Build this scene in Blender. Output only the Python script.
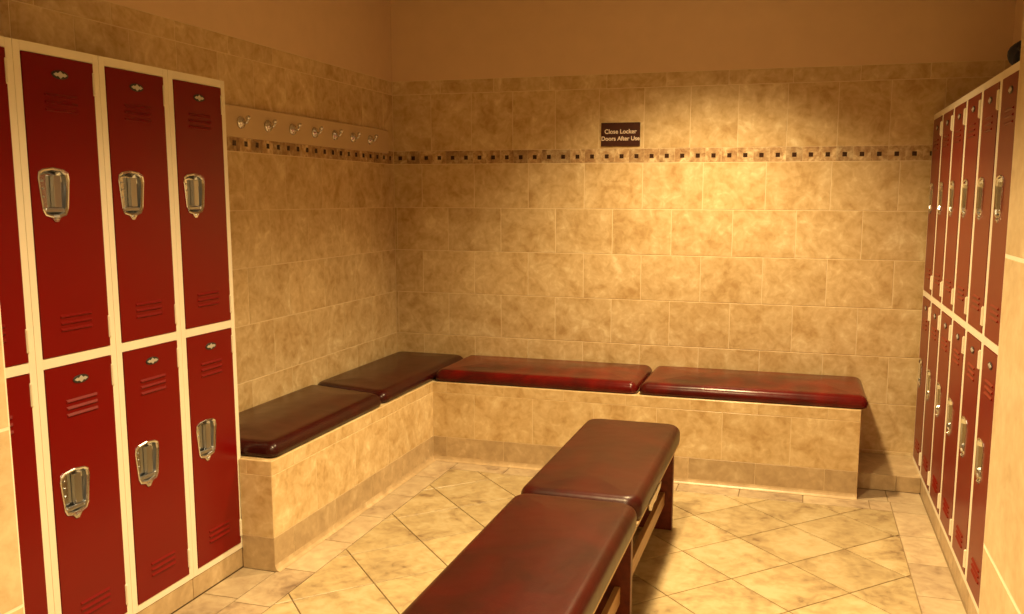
import bpy, bmesh, math, random
from mathutils import Vector, Matrix
random.seed(7)
S = bpy.context.scene
for o in list(bpy.data.objects): bpy.data.objects.remove(o)
C = S.collection

# ------------------------------------------------------------ camera
def make_camera():
    yaw, pitch, roll = (math.radians(a) for a in (16.2547, -7.8327, 0.2215))
    f = Vector((-math.sin(yaw)*math.cos(pitch), math.cos(yaw)*math.cos(pitch), math.sin(pitch)))
    r = f.cross(Vector((0, 0, 1))).normalized(); u = r.cross(f)
    r2 = r*math.cos(roll)+u*math.sin(roll); u2 = -r*math.sin(roll)+u*math.cos(roll)
    m = Matrix((r2, u2, -f)).transposed().to_4x4()
    m.translation = Vector((2.392, -4.9531, 1.4499))
    cd = bpy.data.cameras.new('camera'); cam = bpy.data.objects.new('camera', cd); C.objects.link(cam)
    cam.matrix_world = m
    cd.sensor_fit = 'HORIZONTAL'; cd.sensor_width = 36; cd.lens = 880.74/1024*36
    cd.shift_x = -(542.91-512)/1024; cd.shift_y = (318.37-307)/1024
    cd.clip_start = 0.05
    S.camera = cam
make_camera()

# ------------------------------------------------------------ world, lamps, exposure
W = bpy.data.worlds.new('world'); S.world = W; W.use_nodes = True
W.node_tree.nodes['Background'].inputs['Color'].default_value = (0.9, 0.55, 0.28, 1)
W.node_tree.nodes['Background'].inputs['Strength'].default_value = 0.03
S.view_settings.view_transform = 'Standard'; S.view_settings.look = 'None'
S.view_settings.gamma = 1; S.view_settings.use_curve_mapping = False
S.view_settings.exposure = -0.12
LAMP = (1.0, 0.715, 0.345)
def spot(name, loc, power, size=120, blend=1.0, radius=0.07, target=None):
    l = bpy.data.lights.new(name, 'SPOT'); l.energy = power; l.color = LAMP
    l.spot_size = math.radians(size); l.spot_blend = blend; l.shadow_soft_size = radius
    o = bpy.data.objects.new(name, l); C.objects.link(o); o.location = loc
    if target: o.rotation_euler = (Vector(target)-Vector(loc)).to_track_quat('-Z', 'Y').to_euler()
    return o
spot('recessed_light', (1.90, -0.95, 2.66), 420, 118, 0.85)
spot('recessed_light', (1.80, -2.70, 2.66), 500, 120)
spot('recessed_light', (2.0, -4.3, 2.66), 330, 140)

for p in ((1.95, -0.9, 2.60), (1.8, -2.7, 2.60), (2.0, -4.3, 2.60)):      # weak fill added near each lamp to lift the upper walls
    l = bpy.data.lights.new('lamp_fill', 'POINT'); l.energy = 1.2; l.color = LAMP; l.shadow_soft_size = 0.12
    o = bpy.data.objects.new('lamp_fill', l); C.objects.link(o); o.location = p

# ------------------------------------------------------------ materials
def mat(name):
    m = bpy.data.materials.new(name); m.use_nodes = True
    nt = m.node_tree; b = nt.nodes['Principled BSDF']
    return m, nt, b
def plain(name, col, rough=0.5, metal=0.0, coat=0.0, spec=0.5):
    m, nt, b = mat(name)
    b.inputs['Base Color'].default_value = (*col, 1); b.inputs['Roughness'].default_value = rough
    b.inputs['Metallic'].default_value = metal; b.inputs['Coat Weight'].default_value = coat
    b.inputs['Coat Roughness'].default_value = 0.15; b.inputs['Specular IOR Level'].default_value = spec
    n = nt.nodes.new('ShaderNodeTexNoise'); n.inputs['Scale'].default_value = 9; n.inputs['Detail'].default_value = 4
    tc = nt.nodes.new('ShaderNodeTexCoord'); nt.links.new(tc.outputs['Object'], n.inputs['Vector'])
    mx = nt.nodes.new('ShaderNodeMixRGB'); mx.blend_type = 'MULTIPLY'; mx.inputs[0].default_value = 0.12
    mx.inputs[1].default_value = (*col, 1); nt.links.new(n.outputs['Fac'], mx.inputs[2])
    nt.links.new(mx.outputs[0], b.inputs['Base Color'])
    return m
def stone(name, stops, scale, rough, shift=0.25, bump=0.15, fine=26, contrast=(0.36, 0.66), coat=0.0):
    """mottled ceramic: clouds that change from tile to tile through the per-tile value"""
    m, nt, b = mat(name); L = nt.links.new
    tc = nt.nodes.new('ShaderNodeTexCoord')
    at = nt.nodes.new('ShaderNodeAttribute'); at.attribute_name = 'tile_rnd'
    sc = nt.nodes.new('ShaderNodeVectorMath'); sc.operation = 'SCALE'; sc.inputs['Scale'].default_value = 13.0
    L(at.outputs['Color'], sc.inputs[0])
    ad = nt.nodes.new('ShaderNodeVectorMath'); ad.operation = 'ADD'
    L(tc.outputs['Object'], ad.inputs[0]); L(sc.outputs[0], ad.inputs[1])
    n1 = nt.nodes.new('ShaderNodeTexNoise'); n1.inputs['Scale'].default_value = scale
    n1.inputs['Detail'].default_value = 6; n1.inputs['Roughness'].default_value = 0.62; n1.inputs['Distortion'].default_value = 0.9
    n2 = nt.nodes.new('ShaderNodeTexNoise'); n2.inputs['Scale'].default_value = fine
    n2.inputs['Detail'].default_value = 5; n2.inputs['Distortion'].default_value = 0.7
    L(ad.outputs[0], n1.inputs['Vector']); L(ad.outputs[0], n2.inputs['Vector'])
    mxn = nt.nodes.new('ShaderNodeMath'); mxn.operation = 'MULTIPLY_ADD'; mxn.inputs[1].default_value = 0.38
    L(n2.outputs['Fac'], mxn.inputs[0])
    h = nt.nodes.new('ShaderNodeMath'); h.operation = 'MULTIPLY'; h.inputs[1].default_value = 0.62
    L(n1.outputs['Fac'], h.inputs[0]); L(h.outputs[0], mxn.inputs[2])
    r = nt.nodes.new('ShaderNodeMapRange'); r.inputs[1].default_value = contrast[0]; r.inputs[2].default_value = contrast[1]
    L(mxn.outputs[0], r.inputs[0])
    ra = nt.nodes.new('ShaderNodeValToRGB'); e = ra.color_ramp.elements
    e[0].position = stops[0][0]; e[0].color = (*stops[0][1], 1)
    e[1].position = stops[-1][0]; e[1].color = (*stops[-1][1], 1)
    for p, c in stops[1:-1]:
        x = e.new(p); x.color = (*c, 1)
    L(r.outputs[0], ra.inputs[0])
    # tile to tile tone
    sp = nt.nodes.new('ShaderNodeSeparateColor'); L(at.outputs['Color'], sp.inputs[0])
    mr = nt.nodes.new('ShaderNodeMapRange'); mr.inputs[3].default_value = 1-shift; mr.inputs[4].default_value = 1+shift*0.3
    L(sp.outputs[0], mr.inputs[0])
    vm = nt.nodes.new('ShaderNodeVectorMath'); vm.operation = 'SCALE'
    L(ra.outputs[0], vm.inputs[0]); L(mr.outputs[0], vm.inputs['Scale'])
    L(vm.outputs[0], b.inputs['Base Color'])
    b.inputs['Roughness'].default_value = rough; b.inputs['Coat Weight'].default_value = coat
    bu = nt.nodes.new('ShaderNodeBump'); bu.inputs['Strength'].default_value = bump; bu.inputs['Distance'].default_value = 0.004
    L(mxn.outputs[0], bu.inputs['Height']); L(bu.outputs[0], b.inputs['Normal'])
    return m
def vinyl(name, a, c, rough):
    m, nt, b = mat(name); L = nt.links.new
    tc = nt.nodes.new('ShaderNodeTexCoord')
    n = nt.nodes.new('ShaderNodeTexNoise'); n.inputs['Scale'].default_value = 4.5; n.inputs['Detail'].default_value = 5
    n.inputs['Distortion'].default_value = 0.8
    L(tc.outputs['Object'], n.inputs['Vector'])
    ra = nt.nodes.new('ShaderNodeValToRGB'); e = ra.color_ramp.elements
    e[0].position = 0.30; e[0].color = (*a, 1); e[1].position = 0.72; e[1].color = (*c, 1)
    L(n.outputs['Fac'], ra.inputs[0]); L(ra.outputs[0], b.inputs['Base Color'])
    v = nt.nodes.new('ShaderNodeTexNoise'); v.inputs['Scale'].default_value = 160; v.inputs['Detail'].default_value = 2
    L(tc.outputs['Object'], v.inputs['Vector'])
    w = nt.nodes.new('ShaderNodeTexNoise'); w.inputs['Scale'].default_value = 7; L(tc.outputs['Object'], w.inputs['Vector'])
    b1 = nt.nodes.new('ShaderNodeBump'); b1.inputs['Strength'].default_value = 0.10; b1.inputs['Distance'].default_value = 0.002
    b2 = nt.nodes.new('ShaderNodeBump'); b2.inputs['Strength'].default_value = 0.25; b2.inputs['Distance'].default_value = 0.012
    L(v.outputs['Fac'], b1.inputs['Height']); L(w.outputs['Fac'], b2.inputs['Height']); L(b1.outputs[0], b2.inputs['Normal'])
    L(b2.outputs[0], b.inputs['Normal'])
    b.inputs['Roughness'].default_value = rough; b.inputs['Specular IOR Level'].default_value = 0.24
    return m
def wood(name, a, c):
    m, nt, b = mat(name); L = nt.links.new
    tc = nt.nodes.new('ShaderNodeTexCoord'); mp = nt.nodes.new('ShaderNodeMapping'); mp.inputs['Scale'].default_value = (14, 1.2, 14)
    n = nt.nodes.new('ShaderNodeTexNoise'); n.inputs['Scale'].default_value = 4; n.inputs['Detail'].default_value = 6
    L(tc.outputs['Object'], mp.inputs[0]); L(mp.outputs[0], n.inputs['Vector'])
    ra = nt.nodes.new('ShaderNodeValToRGB'); e = ra.color_ramp.elements
    e[0].position = 0.35; e[0].color = (*a, 1); e[1].position = 0.65; e[1].color = (*c, 1)
    L(n.outputs['Fac'], ra.inputs[0]); L(ra.outputs[0], b.inputs['Base Color']); b.inputs['Roughness'].default_value = 0.4
    return m
M = {}
M['tile'] = stone('wall_tile', [(0.0, (0.46, 0.30, 0.13)), (0.35, (0.58, 0.42, 0.215)), (0.7, (0.68, 0.525, 0.30)), (1.0, (0.80, 0.67, 0.43))], 7.2, 0.34, 0.06, 0.06, 26, (0.35, 0.67))
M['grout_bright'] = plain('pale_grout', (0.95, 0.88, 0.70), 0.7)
M['tile_lit'] = stone('lit_wall_tile', [(0.0, (0.58, 0.44, 0.25)), (1.0, (0.76, 0.63, 0.41))], 5.0, 0.34, 0.05, 0.05)  # front walls: the strong light on them is put into a paler tile colour
M['base_tile'] = stone('base_tile', [(0.0, (0.38, 0.27, 0.15)), (0.6, (0.50, 0.37, 0.215)), (1.0, (0.62, 0.49, 0.31))], 6, 0.36, 0.10)
M['border'] = stone('border_stone', [(0.0, (0.26, 0.14, 0.06)), (0.45, (0.46, 0.30, 0.15)), (1.0, (0.80, 0.66, 0.42))], 13, 0.5, 0.25, 0.2, 40)
M['grout'] = plain('grout', (0.78, 0.635, 0.405), 0.8)
M['floor_grout'] = plain('floor_grout', (0.26, 0.18, 0.09), 0.9)
M['floor'] = stone('floor_tile', [(0.0, (0.19, 0.125, 0.065)), (0.25, (0.33, 0.245, 0.13)), (0.6, (0.43, 0.335, 0.18)), (1.0, (0.50, 0.415, 0.25))], 4.2, 0.36, 0.14, 0.3, 22, (0.34, 0.62))
M['floor_band'] = stone('floor_border_tile', [(0.0, (0.16, 0.105, 0.07)), (0.45, (0.40, 0.30, 0.19)), (1.0, (0.56, 0.46, 0.30))], 3.2, 0.36, 0.14, 0.3, 20, (0.30, 0.66))
M['paint'] = plain('wall_paint', (0.76, 0.56, 0.36), 0.75)
M['ceiling'] = plain('ceiling_paint', (0.50, 0.42, 0.31), 0.9)
M['dot'] = plain('dark_glazed_dot', (0.045, 0.02, 0.012), 0.25)
M['red'] = plain('red_enamel', (0.16, 0.0020, 0.0014), 0.30, 0, 0.0, 0.28)
M['cream'] = plain('cream_enamel', (0.84, 0.78, 0.64), 0.38)
M['board'] = plain('board_paint', (0.64, 0.48, 0.30), 0.5)
M['chrome'] = plain('chrome', (0.76, 0.78, 0.82), 0.16, 1.0)
M['steel'] = plain('brushed_steel', (0.44, 0.45, 0.47), 0.30, 1.0)
M['silver'] = plain('satin_silver', (0.60, 0.58, 0.55), 0.35, 0.4)
M['plate'] = plain('black_plate', (0.02, 0.017, 0.015), 0.4)
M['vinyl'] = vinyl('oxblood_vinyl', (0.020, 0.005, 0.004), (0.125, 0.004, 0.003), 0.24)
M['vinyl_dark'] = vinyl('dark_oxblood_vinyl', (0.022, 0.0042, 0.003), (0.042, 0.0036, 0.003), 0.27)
M['vinyl_seat'] = vinyl('worn_oxblood_vinyl', (0.022, 0.0042, 0.0024), (0.046, 0.0036, 0.0022), 0.33)
M['ply'] = wood('plywood_edge', (0.40, 0.27, 0.14), (0.58, 0.42, 0.24))
M['leg'] = wood('stained_wood', (0.085, 0.014, 0.008), (0.14, 0.024, 0.012))
M['rail'] = wood('rail_wood', (0.30, 0.17, 0.08), (0.44, 0.27, 0.13))
M['underframe_shade'] = wood('shaded_underframe', (0.016, 0.006, 0.004), (0.028, 0.010, 0.006))  # aprons near black: shade of the gap under the pads is in the colour
M['sign'] = plain('sign_plastic', (0.050, 0.012, 0.007), 0.4)
M['letter'] = plain('sign_letters', (0.80, 0.66, 0.54), 0.6)
M['cloth'] = plain('navy_cloth', (0.014, 0.013, 0.030), 0.9)
M['cloth_trim'] = plain('black_webbing', (0.012, 0.010, 0.010), 0.8)

# ------------------------------------------------------------ helpers
def obj(name, bm, mats, parent=None, smooth=False, label=None):
    bmesh.ops.recalc_face_normals(bm, faces=bm.faces) if not getattr(bm, 'keep', False) else None
    me = bpy.data.meshes.new(name); bm.to_mesh(me); bm.free()
    for m in (mats if isinstance(mats, (list, tuple)) else [mats]): me.materials.append(m)
    if smooth:
        for p in me.polygons: p.use_smooth = True
    o = bpy.data.objects.new(name, me); C.objects.link(o)
    if parent: o.parent = parent
    if label: o['label'] = label
    return o
def struct(name, bm, mats, label=None):
    o = obj(name, bm, mats); o['kind'] = 'structure'
    if label: o['label'] = label
    return o
def tag(o, label, cat, group=None):
    o['label'] = label; o['category'] = cat
    if group: o['group'] = group
    return o
def thing(name, label, cat, loc=(0, 0, 0), rz=0, group=None):
    o = bpy.data.objects.new(name, None); C.objects.link(o); o.location = loc; o.rotation_euler = (0, 0, rz)
    o.empty_display_size = 0.1
    return tag(o, label, cat, group)
def add_box(bm, a, b, mi=0, bevel=0.0):
    x0, y0, z0 = a; x1, y1, z1 = b
    vs = [bm.verts.new(p) for p in ((x0,y0,z0),(x1,y0,z0),(x1,y1,z0),(x0,y1,z0),(x0,y0,z1),(x1,y0,z1),(x1,y1,z1),(x0,y1,z1))]
    fs = [bm.faces.new([vs[i] for i in q]) for q in ((3,2,1,0),(4,5,6,7),(0,1,5,4),(1,2,6,5),(2,3,7,6),(3,0,4,7))]
    for f in fs: f.material_index = mi
    if bevel:
        es = list({e for f in fs for e in f.edges})
        r = bmesh.ops.bevel(bm, geom=es, offset=bevel, segments=2, affect='EDGES', profile=0.5)
        for f in r['faces']: f.material_index = mi
    return fs
def box(a, b, mi=0, bevel=0.0):
    bm = bmesh.new(); add_box(bm, a, b, mi, bevel); return bm
def rnd_layer(bm):
    return bm.verts.layers.float_color.get('tile_rnd') or bm.verts.layers.float_color.new('tile_rnd')
def add_tile(bm, O, U, V, N, pts, t, mi=0, bev=0.0008):
    """a tile: polygon pts in (u,v) standing t proud of the plane, with an eased edge"""
    lay = rnd_layer(bm)
    c = (random.random(), random.random(), random.random(), 1)
    cu = sum(p[0] for p in pts)/len(pts); cv = sum(p[1] for p in pts)/len(pts)
    P = lambda u, v, n: O+U*u+V*v+N*n
    def ring(n, ins):
        out = []
        m = len(pts)
        for i in range(m):
            p0, p1, p2 = Vector(pts[i-1]), Vector(pts[i]), Vector(pts[(i+1) % m])
            d1 = (p1-p0).normalized(); d2 = (p2-p1).normalized()
            n1 = Vector((-d1.y, d1.x)); n2 = Vector((-d2.y, d2.x)); b = (n1+n2)
            k = b.length_squared
            q = p1+b*(2*ins/k) if k > 0.2 else p1
            v = bm.verts.new(P(q.x, q.y, n)); v[lay] = c; out.append(v)
        return out
    a, b, d = ring(0, 0), ring(t-bev, 0), ring(t, bev)
    m = len(pts)
    for r0, r1 in ((a, b), (b, d)):
        for i in range(m):
            f = bm.faces.new((r0[i], r0[(i+1) % m], r1[(i+1) % m], r1[i])); f.material_index = mi
    f = bm.faces.new(d); f.material_index = mi
def rect(u0, u1, v0, v1): return [(u0, v0), (u1, v0), (u1, v1), (u0, v1)]
def add_row(bm, O, U, V, N, u0, u1, v0, v1, joint, w, t=0.006, gap=0.0042, mi=0):
    """one course of tiles from u0 to u1 whose joints fall at joint + k*w"""
    k = math.floor((u0-joint)/w); g = gap/2
    while True:
        a = max(u0, joint+k*w); b = min(u1, joint+(k+1)*w)
        if a >= u1-1e-6: break
        if b-a > 0.012: add_tile(bm, O, U, V, N, rect(a+g, b-g, v0+g, v1-g), t, mi)
        k += 1
def add_mosaic(bm, O, U, V, N, u0, u1, v0, v1, dot0, s, mi_stone, mi_dot, t=0.006):
    """listello: dark glazed squares between tumbled stones"""
    n = math.floor((u0-dot0)/s); vc = (v0+v1)/2-0.003; h = 0.0120; g = 0.0006
    while dot0+n*s < u1+s:
        c = dot0+n*s
        for (a, b, p, q, tt, mi) in ((c-s/2, c+s/2, v0, v1, t, mi_stone), (c-h, c+h, vc-h, vc+h, t+0.0012, mi_dot)):
            a, b = max(a, u0), min(b, u1)
            if b-a > 0.006: add_tile(bm, O, U, V, N, rect(a+g, b-g, p+g, q-g), tt, mi, 0.0004)
        n += 1
X, Y, Z = Vector((1, 0, 0)), Vector((0, 1, 0)), Vector((0, 0, 1))

# ------------------------------------------------------------ measures of the room
ZT, ZB1, ZB0, HC = 2.132, 1.721, 1.6445, 0.2574   # top of the tiling, border band, course height
XL, XR = 0.335, 3.010                             # locker fronts
LOCK_Z0, LOCK_Z1 = 0.0806, 1.868
YFRONT = -6.6; XWR = 3.36; ZC = 2.70
BX, BY, BZ = 0.4808, 0.5606, 0.442                # tiled seat: faces and height
BYE, BXE = -2.1093, 2.7057

def tile_wall(bm, O, U, N, u0, u1, dot0, joint_a, joint_b, joint_up, joint_top, zmin=0.0):
    add_row(bm, O, U, Z, N, u0, u1, 2.053, ZT, joint_top, 0.335, mi=1)
    add_row(bm, O, U, Z, N, u0, u1, ZB1, 2.053, joint_up, 0.2560, mi=1)
    add_mosaic(bm, O, U, Z, N, u0, u1, ZB0, ZB1, dot0, 0.085, 2, 3)
    z = ZB0-0.0016; k = 0
    while z > zmin+0.02:
        z2 = max(z-HC, zmin)
        add_row(bm, O, U, Z, N, u0, u1, z2, z, joint_a if k % 2 == 0 else joint_b, 0.3355, mi=1)
        z = z2; k += 1
WM = [M['grout'], M['tile'], M['border'], M['dot'], M['paint'], M['base_tile']]

# wall at the back
bm = bmesh.new()
add_box(bm, (-0.12, 0.0012, -0.12), (XWR+0.12, 0.12, ZC), 0)
add_box(bm, (-0.006, 0.0005, ZT+0.001), (XWR, 0.0012, ZC), 4)
tile_wall(bm, Vector((0, 0.006, 0)), X, -Y, 0.0, XWR, 0.0448, 0.185, 0.352, 0.249, 0.31)
struct('wall_back', bm, WM)
# wall on the left behind lockers and pegs
bm = bmesh.new()
add_box(bm, (-0.12, YFRONT, -0.12), (-0.0012, 0.0012, ZC), 0)
add_box(bm, (-0.0012, YFRONT, ZT+0.001), (-0.0005, 0.0, ZC), 4)
tile_wall(bm, Vector((-0.006, 0, 0)), Y, X, -3.33, 0.0, -0.045, -0.173, -0.318, -0.13, -0.25)
struct('wall_left', bm, WM)
# wall behind the right lockers
bm = bmesh.new()
add_box(bm, (XWR, YFRONT, -0.12), (XWR+0.12, 0.006, ZC), 0)
add_box(bm, (XWR-0.006, -2.2, 1.6), (XWR, 0.0, ZT), 1)
add_box(bm, (XWR-0.006, -2.2, ZT), (XWR, 0.0, ZC), 4)
struct('wall_right', bm, WM)
# wall flush with the right lockers, running towards the viewer
bm = bmesh.new()
xw = XR-0.0095
add_box(bm, (xw+0.001, -2.0, 0), (XR-0.0028, -1.935, ZC), 0)
add_box(bm, (xw+0.001, YFRONT, 0), (XWR, -2.0, ZC), 0)
O = Vector((xw+0.004, 0, 0))
add_row(bm, O, -Y, Z, -X, 1.935, 4.6, 0.0, 0.343, 2.52, 0.60, t=0.004, mi=1, gap=0.013)
add_row(bm, O, -Y, Z, -X, 1.935, 4.6, 0.343, 1.276, 2.52, 0.60, t=0.004, mi=1, gap=0.013)
add_row(bm, O, -Y, Z, -X, 1.935, 4.6, 1.276, 2.20, 2.35, 0.60, t=0.004, mi=1, gap=0.013)
add_row(bm, O, -Y, Z, -X, 1.935, 4.6, 2.20, ZC, 2.52, 0.60, t=0.004, mi=1)
struct('wall_front_right', bm, [M['grout_bright'], M['tile_lit']])
# wall flush with the left lockers
bm = bmesh.new()
xw = XL+0.0095
add_box(bm, (XL+0.0028, -3.34, 0), (xw-0.001, -3.115, ZC), 0)
add_box(bm, (-0.006, YFRONT, 0), (xw-0.001, -3.34, ZC), 0)
O = Vector((xw-0.004, 0, 0))
for z0, z1, j in ((0, 0.312, -3.4), (0.312, 0.821, -3.5), (0.821, 1.33, -3.4), (1.33, 1.84, -3.5), (1.84, 2.35, -3.4), (2.35, ZC, -3.5)):
    add_row(bm, O, Y, Z, X, -4.7, -3.115, z0, z1, j, 0.60, t=0.004, mi=1, gap=0.009)
struct('wall_front_left', bm, [M['grout_bright'], M['tile_lit']])
# wall behind the viewer and the ceiling
struct('wall_front', box((-0.12, YFRONT-0.12, -0.12), (XWR+0.12, YFRONT, ZC)), M['tile'])
struct('ceiling', box((-0.12, YFRONT-0.12, ZC), (XWR+0.12, 0.12, ZC+0.1)), M['ceiling'])

# ------------------------------------------------------------ floor
def clip(poly, x0, x1, y0, y1):
    def cut(pts, ins, inter):
        out = []
        for i in range(len(pts)):
            a, b = pts[i-1], pts[i]
            if ins(b):
                if not ins(a): out.append(inter(a, b))
                out.append(b)
            elif ins(a): out.append(inter(a, b))
        return out
    def ix(v): return lambda a, b: (v, a[1]+(b[1]-a[1])*(v-a[0])/(b[0]-a[0]))
    def iy(v): return lambda a, b: (a[0]+(b[0]-a[0])*(v-a[1])/(b[1]-a[1]), v)
    for ins, it in ((lambda p: p[0] >= x0, ix(x0)), (lambda p: p[0] <= x1, ix(x1)), (lambda p: p[1] >= y0, iy(y0)), (lambda p: p[1] <= y1, iy(y1))):
        poly = cut(poly, ins, it)
        if len(poly) < 3: return []
    out = []
    for p in poly:
        if not out or (Vector(p)-Vector(out[-1])).length > 1e-4: out.append(p)
    if len(out) > 1 and (Vector(out[0])-Vector(out[-1])).length < 1e-4: out.pop()
    return out
def area(p): return 0.5*sum(p[i-1][0]*p[i][1]-p[i][0]*p[i-1][1] for i in range(len(p)))
bm = bmesh.new()
add_box(bm, (-0.12, YFRONT-0.12, -0.12), (XWR+0.12, 0.12, -0.005), 0)
O = Vector((0, 0, -0.005)); s = 0.305; r2 = math.sqrt(0.5); g = 0.0022
FX0, FX1, FY0, FY1 = 0.632, 2.858, YFRONT+0.1, -0.690
for i in range(-30, 30):
    for j in range(-30, 30):
        p0 = 0.070+i*s; q0 = 2.112+j*s
        c = [(p0+g, q0+g), (p0+g, q0+s-g), (p0+s-g, q0+s-g), (p0+s-g, q0+g)]
        poly = [((p+q)*r2, (p-q)*r2) for p, q in c]
        if area(poly) < 0: poly.reverse()
        poly = clip(poly, FX0+g, FX1-g, FY0, FY1-g)
        if len(poly) >= 3 and area(poly) > 0.0004: add_tile(bm, O, X, Y, Z, poly, 0.005, 1, 0.0012)
def band(x0, x1, y0, y1, along, joint, w):
    if along == 'x': add_row(bm, O, X, Y, Z, x0, x1, y0, y1, joint, w, 0.005, 0.004, 2)
    else:
        U = -Y
        add_row(bm, O, -Y, X, Z, -y1, -y0, x0, x1, joint, w, 0.005, 0.004, 2)
band(FX0, FX1, FY1, -BY, 'x', 0.93, 0.305)
band(BX, FX0, FY0, -BY, 'y', 0.85, 0.305)
band(XL, BX, FY0, BYE, 'y', 2.35, 0.305)
band(FX1, XR, FY0, -BY, 'y', 1.0, 0.305)
band(BXE, XR, -BY, -0.386, 'x', 2.85, 0.305)
struct('floor', bm, [M['floor_grout'], M['floor'], M['floor_band']])

# tiled plinths under the two locker rows, and the low step in the corner
def cove(bm, O, U, N, u0, u1, h, joint, w, mi=1, t=0.006):
    add_row(bm, O, U, Z, N, u0, u1, 0.0, h, joint, w, t, 0.0016, mi)
    lay = rnd_layer(bm); prof = [(t-0.001, 0.030), (t+0.002, 0.018), (t+0.006, 0.009), (t+0.013, 0.0035), (t+0.020, 0.001), (t-0.001, 0.001)]
    rings = []
    for u in (u0, u1):
        r = []
        for n, z in prof:
            v = bm.verts.new(O+U*u+N*n+Z*z); v[lay] = (0.7, 0.2, 0.9, 1); r.append(v)
        rings.append(r)
    for i in range(len(prof)):
        j = (i+1) % len(prof)
        f = bm.faces.new((rings[0][i], rings[1][i], rings[1][j], rings[0][j])); f.material_index = mi
    for r in rings:
        f = bm.faces.new(r); f.material_index = mi
bm = bmesh.new()
add_box(bm, (0.0, -3.33, 0), (XL-0.008, -2.092, LOCK_Z0-0.001), 0)
add_row(bm, Vector((XL-0.008, 0, 0)), -Y, Z, X, 2.092, 3.11, 0, LOCK_Z0-0.001, 2.4, 0.335, 0.005, 0.003, 1)
struct('trim_1', bm, [M['grout'], M['base_tile']])
bm = bmesh.new()
add_box(bm, (XR+0.008, -1.985, 0), (XWR-0.006, 0.0, LOCK_Z0-0.001), 0)
add_row(bm, Vector((XR+0.008, 0, 0)), Y, Z, -X, -1.92, -0.386, 0, LOCK_Z0-0.001, -0.7, 0.335, 0.005, 0.003, 1)
add_box(bm, (BXE+0.002, -0.380, 0), (XR+0.008, 0.0, LOCK_Z0-0.006), 0)
O = Vector((0, -0.380, 0))
add_row(bm, O, X, Z, -Y, BXE+0.002, XR+0.003, 0, LOCK_Z0, 2.9, 0.335, 0.006, 0.002, 1)
add_row(bm, Vector((0, 0, LOCK_Z0-0.006)), X, Y, Z, BXE+0.002, XR+0.006, -0.380, -0.002, 2.2, 0.84, 0.006, 0.002, 1)
struct('trim_2', bm, [M['grout'], M['base_tile']])

# ------------------------------------------------------------ the L-shaped tiled seat
bm = bmesh.new()
zt1, zt2 = 0.385, 0.1363; q = 0.006
add_box(bm, (0.001, -2.084, 0), (BX-q+.005, -0.001, BZ-q+.005), 0)
add_box(bm, (XL+0.003, BYE+q-.005, 0), (BX-q+.005, -2.084, BZ-q+.005), 0)
add_box(bm, (BX-q, -BY+q-.005, 0), (BXE-q+.005, -0.001, BZ-q+.005), 0)
# face of the left arm (it looks to +x), of the back arm (looks to -y), and the two end faces
def seat_face(O, U, N, u0, u1, joint, w=0.334):
    add_row(bm, O, U, Z, N, u0, u1, zt1, BZ-0.001, joint+0.17, w, q, 0.0018, 1)
    add_row(bm, O, U, Z, N, u0, u1, zt2, zt1, joint, w, q, 0.0034, 1)
seat_face(Vector((BX-q, 0, 0)), -Y, X, BY, -BYE, 0.773, 0.337)
seat_face(Vector((0, -BY+q, 0)), X, -Y, BX, BXE, 0.724, 0.332)
seat_face(Vector((0, BYE+q, 0)), X, -Y, XL+0.002, BX, 0.2)
seat_face(Vector((BXE-q, 0, 0)), Y, X, -BY, -0.002, -0.3)
cove(bm, Vector((BX-q, 0, 0)), -Y, X, BY, -BYE, zt2, 0.62, 0.337, 2)
cove(bm, Vector((0, -BY+q, 0)), X, -Y, BX, BXE, zt2, 0.56, 0.332, 2)
add_row(bm, Vector((0, BYE+q, 0)), X, Z, -Y, XL+0.002, BX, 0, zt2, 0.2, 0.334, q, 0.003, 2)
add_row(bm, Vector((BXE-q, 0, 0)), Y, Z, X, -0.56, -0.388, 0, zt2, -0.3, 0.334, q, 0.003, 2)
# top course
add_row(bm, Vector((0, 0, BZ-q)), X, Y, Z, 0.002, BXE, -BY, -0.002, 0.3, 0.335, q, 0.003, 1)
add_row(bm, Vector((0, 0, BZ-q)), X, Y, Z, 0.002, BX, -2.084, -BY, 0.3, 0.6, q, 0.003, 1)
add_row(bm, Vector((0, 0, BZ-q)), X, Y, Z, XL+0.003, BX, BYE, -2.084, 0.1, 0.6, q, 0.003, 1)
seat = obj('tiled_bench', bm, [M['grout'], M['tile'], M['base_tile']])
tag(seat, 'built-in L-shaped bench base faced in beige stone tiles, running round the corner', 'bench')

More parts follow.
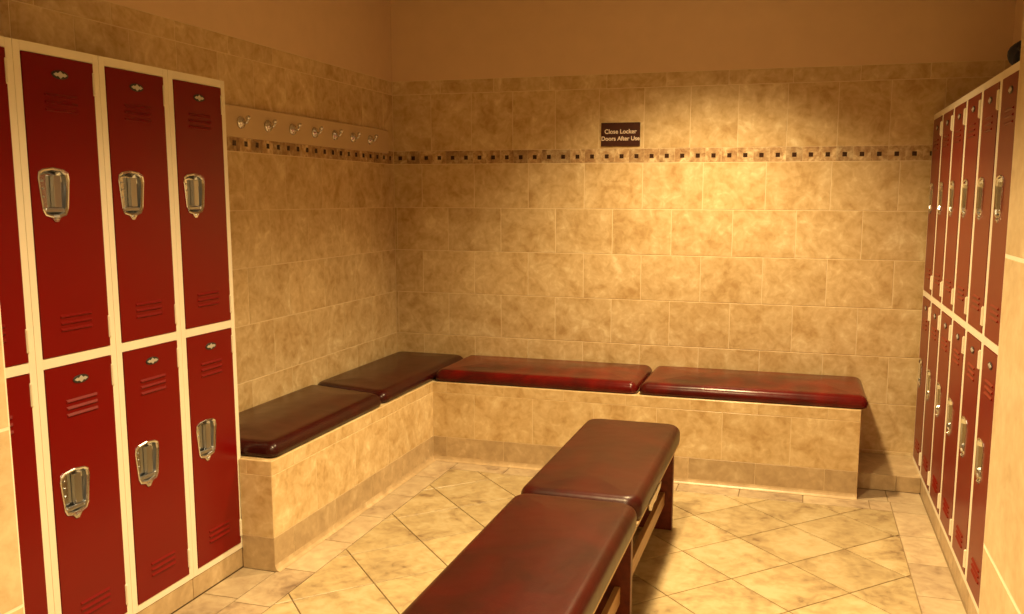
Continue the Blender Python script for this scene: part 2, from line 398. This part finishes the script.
# ------------------------------------------------------------ cushions
def cushion_bm(L, Wd, h, r=0.03, corner=0.045, crown=0.012, nseg=8, skew=0.0):
    """upholstered pad: centre at origin in plan, z from 0 to h; L along x, Wd along y"""
    bm = bmesh.new()
    def ring(ins, z):
        a, b = L/2-ins, Wd/2-ins; c = max(min(corner-ins*0.6, a, b), 0.004); out = []
        for k, (sx, sy) in enumerate(((1, 1), (-1, 1), (-1, -1), (1, -1))):
            for i in range(nseg+1):
                t = math.pi/2*(k+i/nseg)
                out.append((sx*(a-c)+c*math.cos(t), sy*(b-c)+c*math.sin(t)))
            # straight run with intermediate points so shading stays even
            nx, ny = ((-1, 1), (-1, -1), (1, -1), (1, 1))[k]
            p = out[-1]; qx, qy = (nx*(a-c)+c*math.cos(math.pi/2*(k+1)), ny*(b-c)+c*math.sin(math.pi/2*(k+1)))
            for i in range(1, 10):
                out.append((p[0]+(qx-p[0])*i/10, p[1]+(qy-p[1])*i/10))
        return [bm.verts.new((x, y, z(x, y) if callable(z) else z)) for x, y in out]
    prof = [(0.012, 0.0), (0.003, 0.006), (0.0, 0.018)]
    rr = min(r, h-0.019)
    prof += [(rr*(1-math.cos(t)), h-rr+rr*math.sin(t)) for t in [math.pi/2*i/7 for i in range(0, 8)]]
    rings = [ring(i, z) for i, z in prof[:-1]]
    top = rr
    for k in range(0, 9):
        rings.append(ring(top+(min(L, Wd)/2-top-0.03)*(k/8), h+crown*(3*(k/8)**2-2*(k/8)**3)))
    for a, b in zip(rings, rings[1:]):
        n = len(a)
        for i in range(n): bm.faces.new((a[i], a[(i+1) % n], b[(i+1) % n], b[i]))
    bm.faces.new(rings[-1]); bm.faces.new(list(reversed(rings[0])))
    if skew:                                     # one end cut at a slant
        for v in bm.verts:
            w = max(0.0, min(1.0, (v.co.y*(1 if skew > 0 else -1))/Wd+0.5))
            v.co.y += -abs(skew)*v.co.x/L*w
    return bm
def pad(x0, x1, y0, y1, z, h, m, label, **k):
    o = obj('seat_cushion', cushion_bm(x1-x0, y1-y0, h, **k), m, smooth=True)
    o.location = ((x0+x1)/2, (y0+y1)/2, z)
    return tag(o, label, 'cushion', 'vinyl cushions on the tiled bench')
K = dict(r=0.045, crown=0.010, corner=0.036)
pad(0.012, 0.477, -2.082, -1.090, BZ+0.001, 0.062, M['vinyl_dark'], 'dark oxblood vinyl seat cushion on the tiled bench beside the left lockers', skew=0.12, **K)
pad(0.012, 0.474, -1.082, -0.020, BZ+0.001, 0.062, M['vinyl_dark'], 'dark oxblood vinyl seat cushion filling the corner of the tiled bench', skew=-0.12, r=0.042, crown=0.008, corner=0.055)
pad(0.481, 1.613, -0.552, -0.014, BZ+0.001, 0.064, M['vinyl'], 'glossy red-brown vinyl cushion on the back bench next to the corner', **K)
pad(1.622, 2.738, -0.552, -0.014, BZ+0.001, 0.064, M['vinyl'], 'glossy red-brown vinyl cushion at the free right end of the back bench', **K)

# ------------------------------------------------------------ free-standing padded bench
t = thing('padded_bench', 'free-standing long bench with two worn oxblood vinyl pads on wooden legs, mid floor', 'bench', (1.71, -2.2, 0))
def part(name, bm, m, loc=(0, 0, 0), smooth=False, label=None, parent=None):
    o = obj(name, bm, m, parent or t, smooth, label); o.location = loc; return o
part('cushion', cushion_bm(0.425, 1.045, 0.082, r=0.035, corner=0.055, crown=0.006), M['vinyl_seat'], (0, 0.525, 0.385), True, 'far vinyl pad, slightly lifted end')
part('cushion', cushion_bm(0.425, 1.075, 0.082, r=0.035, corner=0.055, crown=0.006), M['vinyl_seat'], (0, -0.545, 0.385), True, 'near vinyl pad with scuffs')
part('seat_board', box((-0.205, -1.07, 0.373), (0.206, -0.012, 0.385), 0, 0.002), M['ply'], label='plywood edge under the near pad')
part('seat_board', box((-0.205, 0.006, 0.373), (0.206, 1.04, 0.385), 0, 0.002), M['ply'], label='plywood edge under the far pad')
for y in (0.968, -0.02, -1.03):
    b = bmesh.new(); add_box(b, (-0.186, y, 0.0), (0.190, y+0.032, 0.373), 0, 0.002)
    part('leg', b, M['leg'])
part('shade_apron', box((-0.125, -0.998, 0.29), (-0.10, -0.02, 0.373), 0, 0.002), M['underframe_shade'])
part('shade_apron', box((-0.125, 0.012, 0.29), (-0.10, 0.968, 0.373), 0, 0.002), M['underframe_shade'])
part('shade_apron', box((0.10, -0.998, 0.29), (0.122, -0.02, 0.373), 0, 0.002), M['underframe_shade'])
part('shade_apron', box((0.10, 0.012, 0.29), (0.122, 0.968, 0.373), 0, 0.002), M['underframe_shade'])
for x in (0.136, -0.156):
    for y0, y1 in ((0.012, 0.968), (-0.998, -0.02)):
        part('stretcher', box((x, y0, 0.112), (x+0.020, y1, 0.172), 0, 0.002), M['rail'], label='bare wood side rail')
b = bmesh.new()
pts = [(0.20, 0.384), (0.47, 0.384), (0.455, 0.366), (0.40, 0.360), (0.35, 0.350), (0.30, 0.355), (0.25, 0.345), (0.215, 0.358)]
a_ = [b.verts.new((0.2085, y, z)) for y, z in pts]; c_ = [b.verts.new((0.2125, y, z)) for y, z in pts]
b.faces.new(a_); b.faces.new(list(reversed(c_)))
for i in range(len(pts)): b.faces.new((a_[i], a_[(i+1) % len(pts)], c_[(i+1) % len(pts)], c_[i]))
part('lining', b, M['cream'], label='torn pale lining hanging from the underside')

# ------------------------------------------------------------ lockers (local: front at y=0 facing -y, x 0..w, hinge side right)
HGT = LOCK_Z1-LOCK_Z0; DEP = 0.315
DW0 = 0.024
def shield(cx, cz, w, h, n=5):
    """outline of the recessed pull, counter-clockwise from the bottom"""
    k = [(-0.33, -0.455), (-0.10, -0.50), (0.10, -0.50), (0.33, -0.455), (0.41, -0.34), (0.50, 0.28), (0.47, 0.41), (0.34, 0.47), (0.0, 0.505), (-0.34, 0.47), (-0.47, 0.41), (-0.50, 0.28), (-0.41, -0.34)]
    return [(cx+w*a, cz+h*b) for a, b in k]
def loops(bm, ls, close_last=True):
    """skin between successive closed outlines (lists of 3D points)"""
    rs = [[bm.verts.new(p) for p in l] for l in ls]
    for a, b in zip(rs, rs[1:]):
        n = len(a)
        for i in range(n): bm.faces.new((a[i], a[(i+1) % n], b[(i+1) % n], b[i]))
    if close_last: bm.faces.new(rs[-1])
    return rs
def scale_outline(o, k, dz=0):
    cx = sum(p[0] for p in o)/len(o); cz = sum(p[1] for p in o)/len(o)
    return [(cx+(p[0]-cx)*k, cz+(p[1]-cz)*k+dz) for p in o]
def door_bm(w, z0, z1, hc):
    bm = bmesh.new()
    x0, x1 = DW0+0.002, w-DW0-0.002; y = -0.002
    outer = [bm.verts.new(p) for p in ((x0, y, z0), (x1, y, z0), (x1, y, z1), (x0, y, z1))]
    hole = [bm.verts.new((a, y, c)) for a, c in scale_outline(shield(*hc), 0.93)]
    es = [bm.edges.new((outer[i-1], outer[i])) for i in range(4)]+[bm.edges.new((hole[i-1], hole[i])) for i in range(len(hole))]
    bmesh.ops.triangle_fill(bm, use_beauty=True, use_dissolve=False, edges=es)
    back = [bm.verts.new((v.co.x, 0.018, v.co.z)) for v in outer]
    for i in range(4): bm.faces.new((outer[i-1], outer[i], back[i], back[i-1]))
    # louvres: three pressed slats near the top and three near the bottom
    xc = (x0+x1)/2
    for zc in (z1-0.108, z1-0.129, z1-0.150, z0+0.112, z0+0.092, z0+0.072):
        a, b_ = xc-0.060, xc+0.060
        p = [(a, y, zc+0.006), (b_, y, zc+0.006), (a+0.004, y-0.0048, zc-0.001), (b_-0.004, y-0.0048, zc-0.001), (a, y, zc-0.004), (b_, y, zc-0.004)]
        v = [bm.verts.new(c) for c in p]
        for q_ in ((0, 1, 3, 2), (2, 3, 5, 4), (0, 2, 4), (1, 5, 3)): bm.faces.new([v[i] for i in q_])
    return bm
def locker(w, label, group, mred):
    t = thing('locker', label, 'locker', group=group)
    bm = bmesh.new(); e = 0.0006
    zt_, zb_ = HGT-0.027, 0.0235; zm0, zm1 = 0.8757, 0.9047
    add_box(bm, (e, 0.0, 0), (DW0, 0.02, HGT), 0, 0.0015); add_box(bm, (w-DW0, 0.0, 0), (w-e, 0.02, HGT), 0, 0.0015)
    for a, c in ((0, zb_), (zm0, zm1), (zt_, HGT)): add_box(bm, (DW0, 0.0005, a), (w-DW0, 0.02, c), 0)
    # sheet-metal case behind the frame
    add_box(bm, (e, 0.02, 0), (0.003, DEP, HGT)); add_box(bm, (w-0.003, 0.02, 0), (w-e, DEP, HGT))
    add_box(bm, (0.003, 0.02, HGT-0.002), (w-0.003, DEP, HGT)); add_box(bm, (0.003, 0.02, 0), (w-0.003, DEP, 0.002)); add_box(bm, (0.003, DEP-0.002, 0.002), (w-0.003, DEP, HGT-0.002))
    add_box(bm, (0.003, 0.02, 0.889), (w-0.003, DEP-0.002, 0.891))
    obj('frame', bm, M['cream'], t)
    for z0, z1 in ((zb_+0.002, zm0-0.002), (zm1+0.002, zt_-0.002)):
        hc = (DW0+0.022+0.058, z1-0.382, 0.112, 0.142)
        d = obj('door', door_bm(w, z0, z1, hc), mred, t)
        # recessed pull
        so = shield(*hc); b = bmesh.new()
        P3 = lambda o, y: [(p[0], y, p[1]) for p in o]
        loops(b, [P3(scale_outline(so, 1.0), -0.002), P3(scale_outline(so, 1.0), -0.0045), P3(scale_outline(so, 0.965), -0.0065), P3(scale_outline(so, 0.90), -0.005),
                  P3(scale_outline(so, 0.86), 0.000), P3(scale_outline(so, 0.80), 0.013), P3(scale_outline(so, 0.74), 0.017)])
        # lower tab with its rivet
        cx, cz, hw, hh = hc
        tabz = cz-hh*0.5
        tp = [(cx-0.018, tabz+0.003), (cx-0.006, tabz-0.012), (cx+0.006, tabz-0.012), (cx+0.018, tabz+0.003)]
        loops(b, [P3(tp, -0.002), P3(tp, -0.005)])
        bmesh.ops.create_uvsphere(b, u_segments=10, v_segments=6, radius=0.0045, matrix=Matrix.Translation((cx, -0.006, tabz-0.003)))
        obj('handle', b, M['chrome'], d, label='recessed bright metal pull')
        # latch inside the pull
        b = bmesh.new()
        add_box(b, (cx+0.004, 0.002, cz-0.042), (cx+0.030, 0.0165, cz+0.050), 0, 0.002)
        add_box(b, (cx-0.034, -0.002, cz-0.056), (cx+0.034, 0.010, cz-0.043), 0, 0.004)
        for k in (-0.012, 0.012, 0.034):
            bmesh.ops.create_uvsphere(b, u_segments=8, v_segments=5, radius=0.0035, matrix=Matrix.Translation((cx-0.022, 0.015, cz+k)))
        obj('latch', b, M['steel'], d)
        # oval emblem plate with a pale winged diamond
        b = bmesh.new(); xc = w/2; zc = z1-0.048
        ov = [(xc+0.030*math.cos(a), zc+0.0125*math.sin(a)) for a in [2*math.pi*i/20 for i in range(20)]]
        loops(b, [P3(ov, -0.002), P3(ov, -0.0038), P3(scale_outline(ov, 0.93), -0.0045)])
        for f in b.faces: f.material_index = 0
        n0 = len(b.faces)
        for o_ in ([(xc-0.013, zc), (xc, zc-0.0105), (xc+0.013, zc), (xc, zc+0.0105)],
                   [(xc-0.025, zc), (xc-0.015, zc-0.0055), (xc-0.008, zc-0.003), (xc-0.008, zc+0.003), (xc-0.015, zc+0.0055)],
                   [(xc+0.025, zc), (xc+0.015, zc+0.0055), (xc+0.008, zc+0.003), (xc+0.008, zc-0.003), (xc+0.015, zc-0.0055)]):
            b.faces.ensure_lookup_table(); m0 = len(b.faces)
            loops(b, [P3(o_, -0.0045), P3(o_, -0.0056)])
            b.faces.ensure_lookup_table()
            for f in b.faces[m0:]: f.material_index = 1
        obj('emblem_plate', b, [M['plate'], M['silver']], d, label='small black oval plate with a pale diamond emblem')
        # hinges on the right-hand edge
        for zc in (z1-0.060, z0+0.060):
            b = bmesh.new()
            add_box(b, (w-DW0-0.006, -0.0045, zc-0.034), (w-DW0+0.004, 0.0, zc+0.034), 0, 0.0012)
            bmesh.ops.create_cone(b, segments=10, radius1=0.0042, radius2=0.0042, depth=0.062, cap_ends=True, matrix=Matrix.Translation((w-DW0-0.001, -0.004, zc)))
            obj('hinge', b, M['cream'], d)
    return t
def dup(root, loc, rz, label):
    r = root.copy(); C.objects.link(r); r.location = loc; r.rotation_euler = (0, 0, rz); r['label'] = label
    for ch in list(root.children):
        c = ch.copy(); C.objects.link(c); c.parent = r
        for gch in list(ch.children):
            d = gch.copy(); C.objects.link(d); d.parent = c
    return r
WL = 0.305
left_labels = ['red two-door locker of the left row, at its far end beside the tiled bench',
               'red two-door locker of the left row, second from the tiled bench',
               'red two-door locker of the left row, third from the tiled bench',
               'red two-door locker partly cut off by the left edge of the photo']
YL = -2.0915; YR = -0.055
src = locker(WL, left_labels[0], 'red lockers along the left wall', M['red'])
for i, lb in enumerate(left_labels):
    loc = (XL, YL-(i+1)*WL, LOCK_Z0)       # rotated so that the front looks to +x
    if i == 0: src.location = loc; src.rotation_euler = (0, 0, math.pi/2)
    else: dup(src, loc, math.pi/2, lb)
WR = 0.3185
ordinal = ['at its far end against the back wall', 'second from the back wall', 'third from the back wall', 'fourth from the back wall',
           'fifth from the back wall', 'nearest the viewer, against the tiled wall edge']
src = locker(WR, 'red two-door locker of the right row, '+ordinal[0], 'red lockers along the right wall', M['red'])
for i, lb in enumerate(ordinal):
    loc = (XR, YR-i*WR, LOCK_Z0)           # front looks to -x
    if i == 0: src.location = loc; src.rotation_euler = (0, 0, -math.pi/2)
    else: dup(src, loc, -math.pi/2, 'red two-door locker of the right row, '+lb)

# ------------------------------------------------------------ hook board and hooks
hb = obj('hook_board', box((0.0005, -2.04, 1.704), (0.020, -0.104, 1.838), 0, 0.003), M['board'])
tag(hb, 'long tan painted board on the left wall carrying the coat hooks', 'board')
def tube(bm, pts, r, n=10):
    rs = []
    for i, p in enumerate(pts):
        p = Vector(p); d = (Vector(pts[min(i+1, len(pts)-1)])-Vector(pts[max(i-1, 0)])).normalized()
        a = d.cross(Vector((0, 1, 0))).normalized(); b = d.cross(a)
        rr = r[i] if isinstance(r, (list, tuple)) else r
        rs.append([bm.verts.new(p+a*rr*math.cos(2*math.pi*k/n)+b*rr*math.sin(2*math.pi*k/n)) for k in range(n)])
    for a, b in zip(rs, rs[1:]):
        for k in range(n): bm.faces.new((a[k], a[(k+1) % n], b[(k+1) % n], b[k]))
    bm.faces.new(rs[0]); bm.faces.new(list(reversed(rs[-1])))
def hook(label):
    t = thing('coat_hook', label, 'hook', group='chrome hooks on the tan board')
    b = bmesh.new()
    prof = [(0.0, 0.027), (0.004, 0.027), (0.008, 0.024), (0.010, 0.017), (0.015, 0.013), (0.018, 0.006)]
    rs = [[b.verts.new((x, r*math.cos(2*math.pi*k/24), r*math.sin(2*math.pi*k/24))) for k in range(24)] for x, r in prof]
    for p, q_ in zip(rs, rs[1:]):
        for k in range(24): b.faces.new((p[k], p[(k+1) % 24], q_[(k+1) % 24], q_[k]))
    b.faces.new(rs[0]); b.faces.new(rs[-1])
    obj('base_plate', b, M['chrome'], t, smooth=True)
    b = bmesh.new(); tube(b, [(0.010, 0, -0.003), (0.020, 0, -0.006), (0.029, 0, -0.002), (0.036, 0, 0.007), (0.038, 0, 0.014)], [0.006, 0.0055, 0.0052, 0.005, 0.005])
    obj('arm', b, M['chrome'], t, smooth=True)
    b = bmesh.new(); bmesh.ops.create_uvsphere(b, u_segments=16, v_segments=10, radius=0.0105, matrix=Matrix.Translation((0.039, 0, 0.020)))
    obj('knob', b, M['chrome'], t, smooth=True)
    return t
hl = ['chrome coat hook nearest the left lockers on the tan board', 'second chrome coat hook from the left lockers', 'third chrome coat hook from the left lockers',
      'middle chrome coat hook of the seven on the tan board', 'third chrome coat hook from the room corner', 'second chrome coat hook from the room corner', 'chrome coat hook nearest the room corner']
hy = [-1.551, -1.346, -1.140, -0.937, -0.737, -0.541, -0.340]
h0 = hook(hl[0])
for i, (y, lb) in enumerate(zip(hy, hl)):
    loc = (0.0203, y, 1.768)
    if i == 0: h0.location = loc
    else: dup(h0, loc, 0, lb)

# ------------------------------------------------------------ sign
t = thing('wall_sign', 'small dark brown sign reading Close Locker Doors After Use on the back wall', 'sign', (1.398, -0.001, 1.735))
obj('sign_panel', box((-0.111, -0.006, 0), (0.111, 0.0, 0.130), 0, 0.0015), M['sign'], t)
def text_mesh(s, size, x, z, parent):
    cu = bpy.data.curves.new('text', 'FONT'); cu.body = s; cu.size = size; cu.align_x = 'CENTER'; cu.extrude = 0.0004; cu.offset = 0.0006
    o = bpy.data.objects.new('lettering', cu); C.objects.link(o)
    bpy.context.view_layer.update()
    me = bpy.data.meshes.new_from_object(o.evaluated_get(bpy.context.evaluated_depsgraph_get()))
    bpy.data.objects.remove(o)
    me.materials.clear(); me.materials.append(M['letter'])
    n = bpy.data.objects.new('lettering', me); C.objects.link(n); n.parent = parent
    n.location = (x, -0.0068, z); n.rotation_euler = (math.pi/2, 0, 0)
    return n
text_mesh('Close Locker', 0.0335, 0, 0.070, t)
text_mesh('Doors After Use', 0.0318, 0, 0.032, t)

# ------------------------------------------------------------ bundle on top of the right lockers
b = bmesh.new(); bmesh.ops.create_icosphere(b, subdivisions=4, radius=1.0)
for v in b.verts:
    p = v.co.copy()
    k = 1+0.10*math.sin(5*p.x+2*p.z)*math.cos(4*p.y)+0.05*math.sin(11*p.y+7*p.z)
    v.co = Vector((p.x*0.10*k, p.y*0.14*k, max(0.062+p.z*0.070*k, 0.0015*k)))
t = thing('cloth_bag', 'dark navy cloth bag lying on top of the right lockers by the wall edge', 'bag', (3.148, -1.585, LOCK_Z1+0.001))
obj('bag_body', b, M['cloth'], t, smooth=True)
b = bmesh.new(); tube(b, [(-0.09+0.0*i, -0.10+0.02*i, 0.05+0.028*math.sin(math.pi*i/8)) for i in range(9)], 0.005)
obj('strap', b, M['cloth_trim'], t, smooth=True)
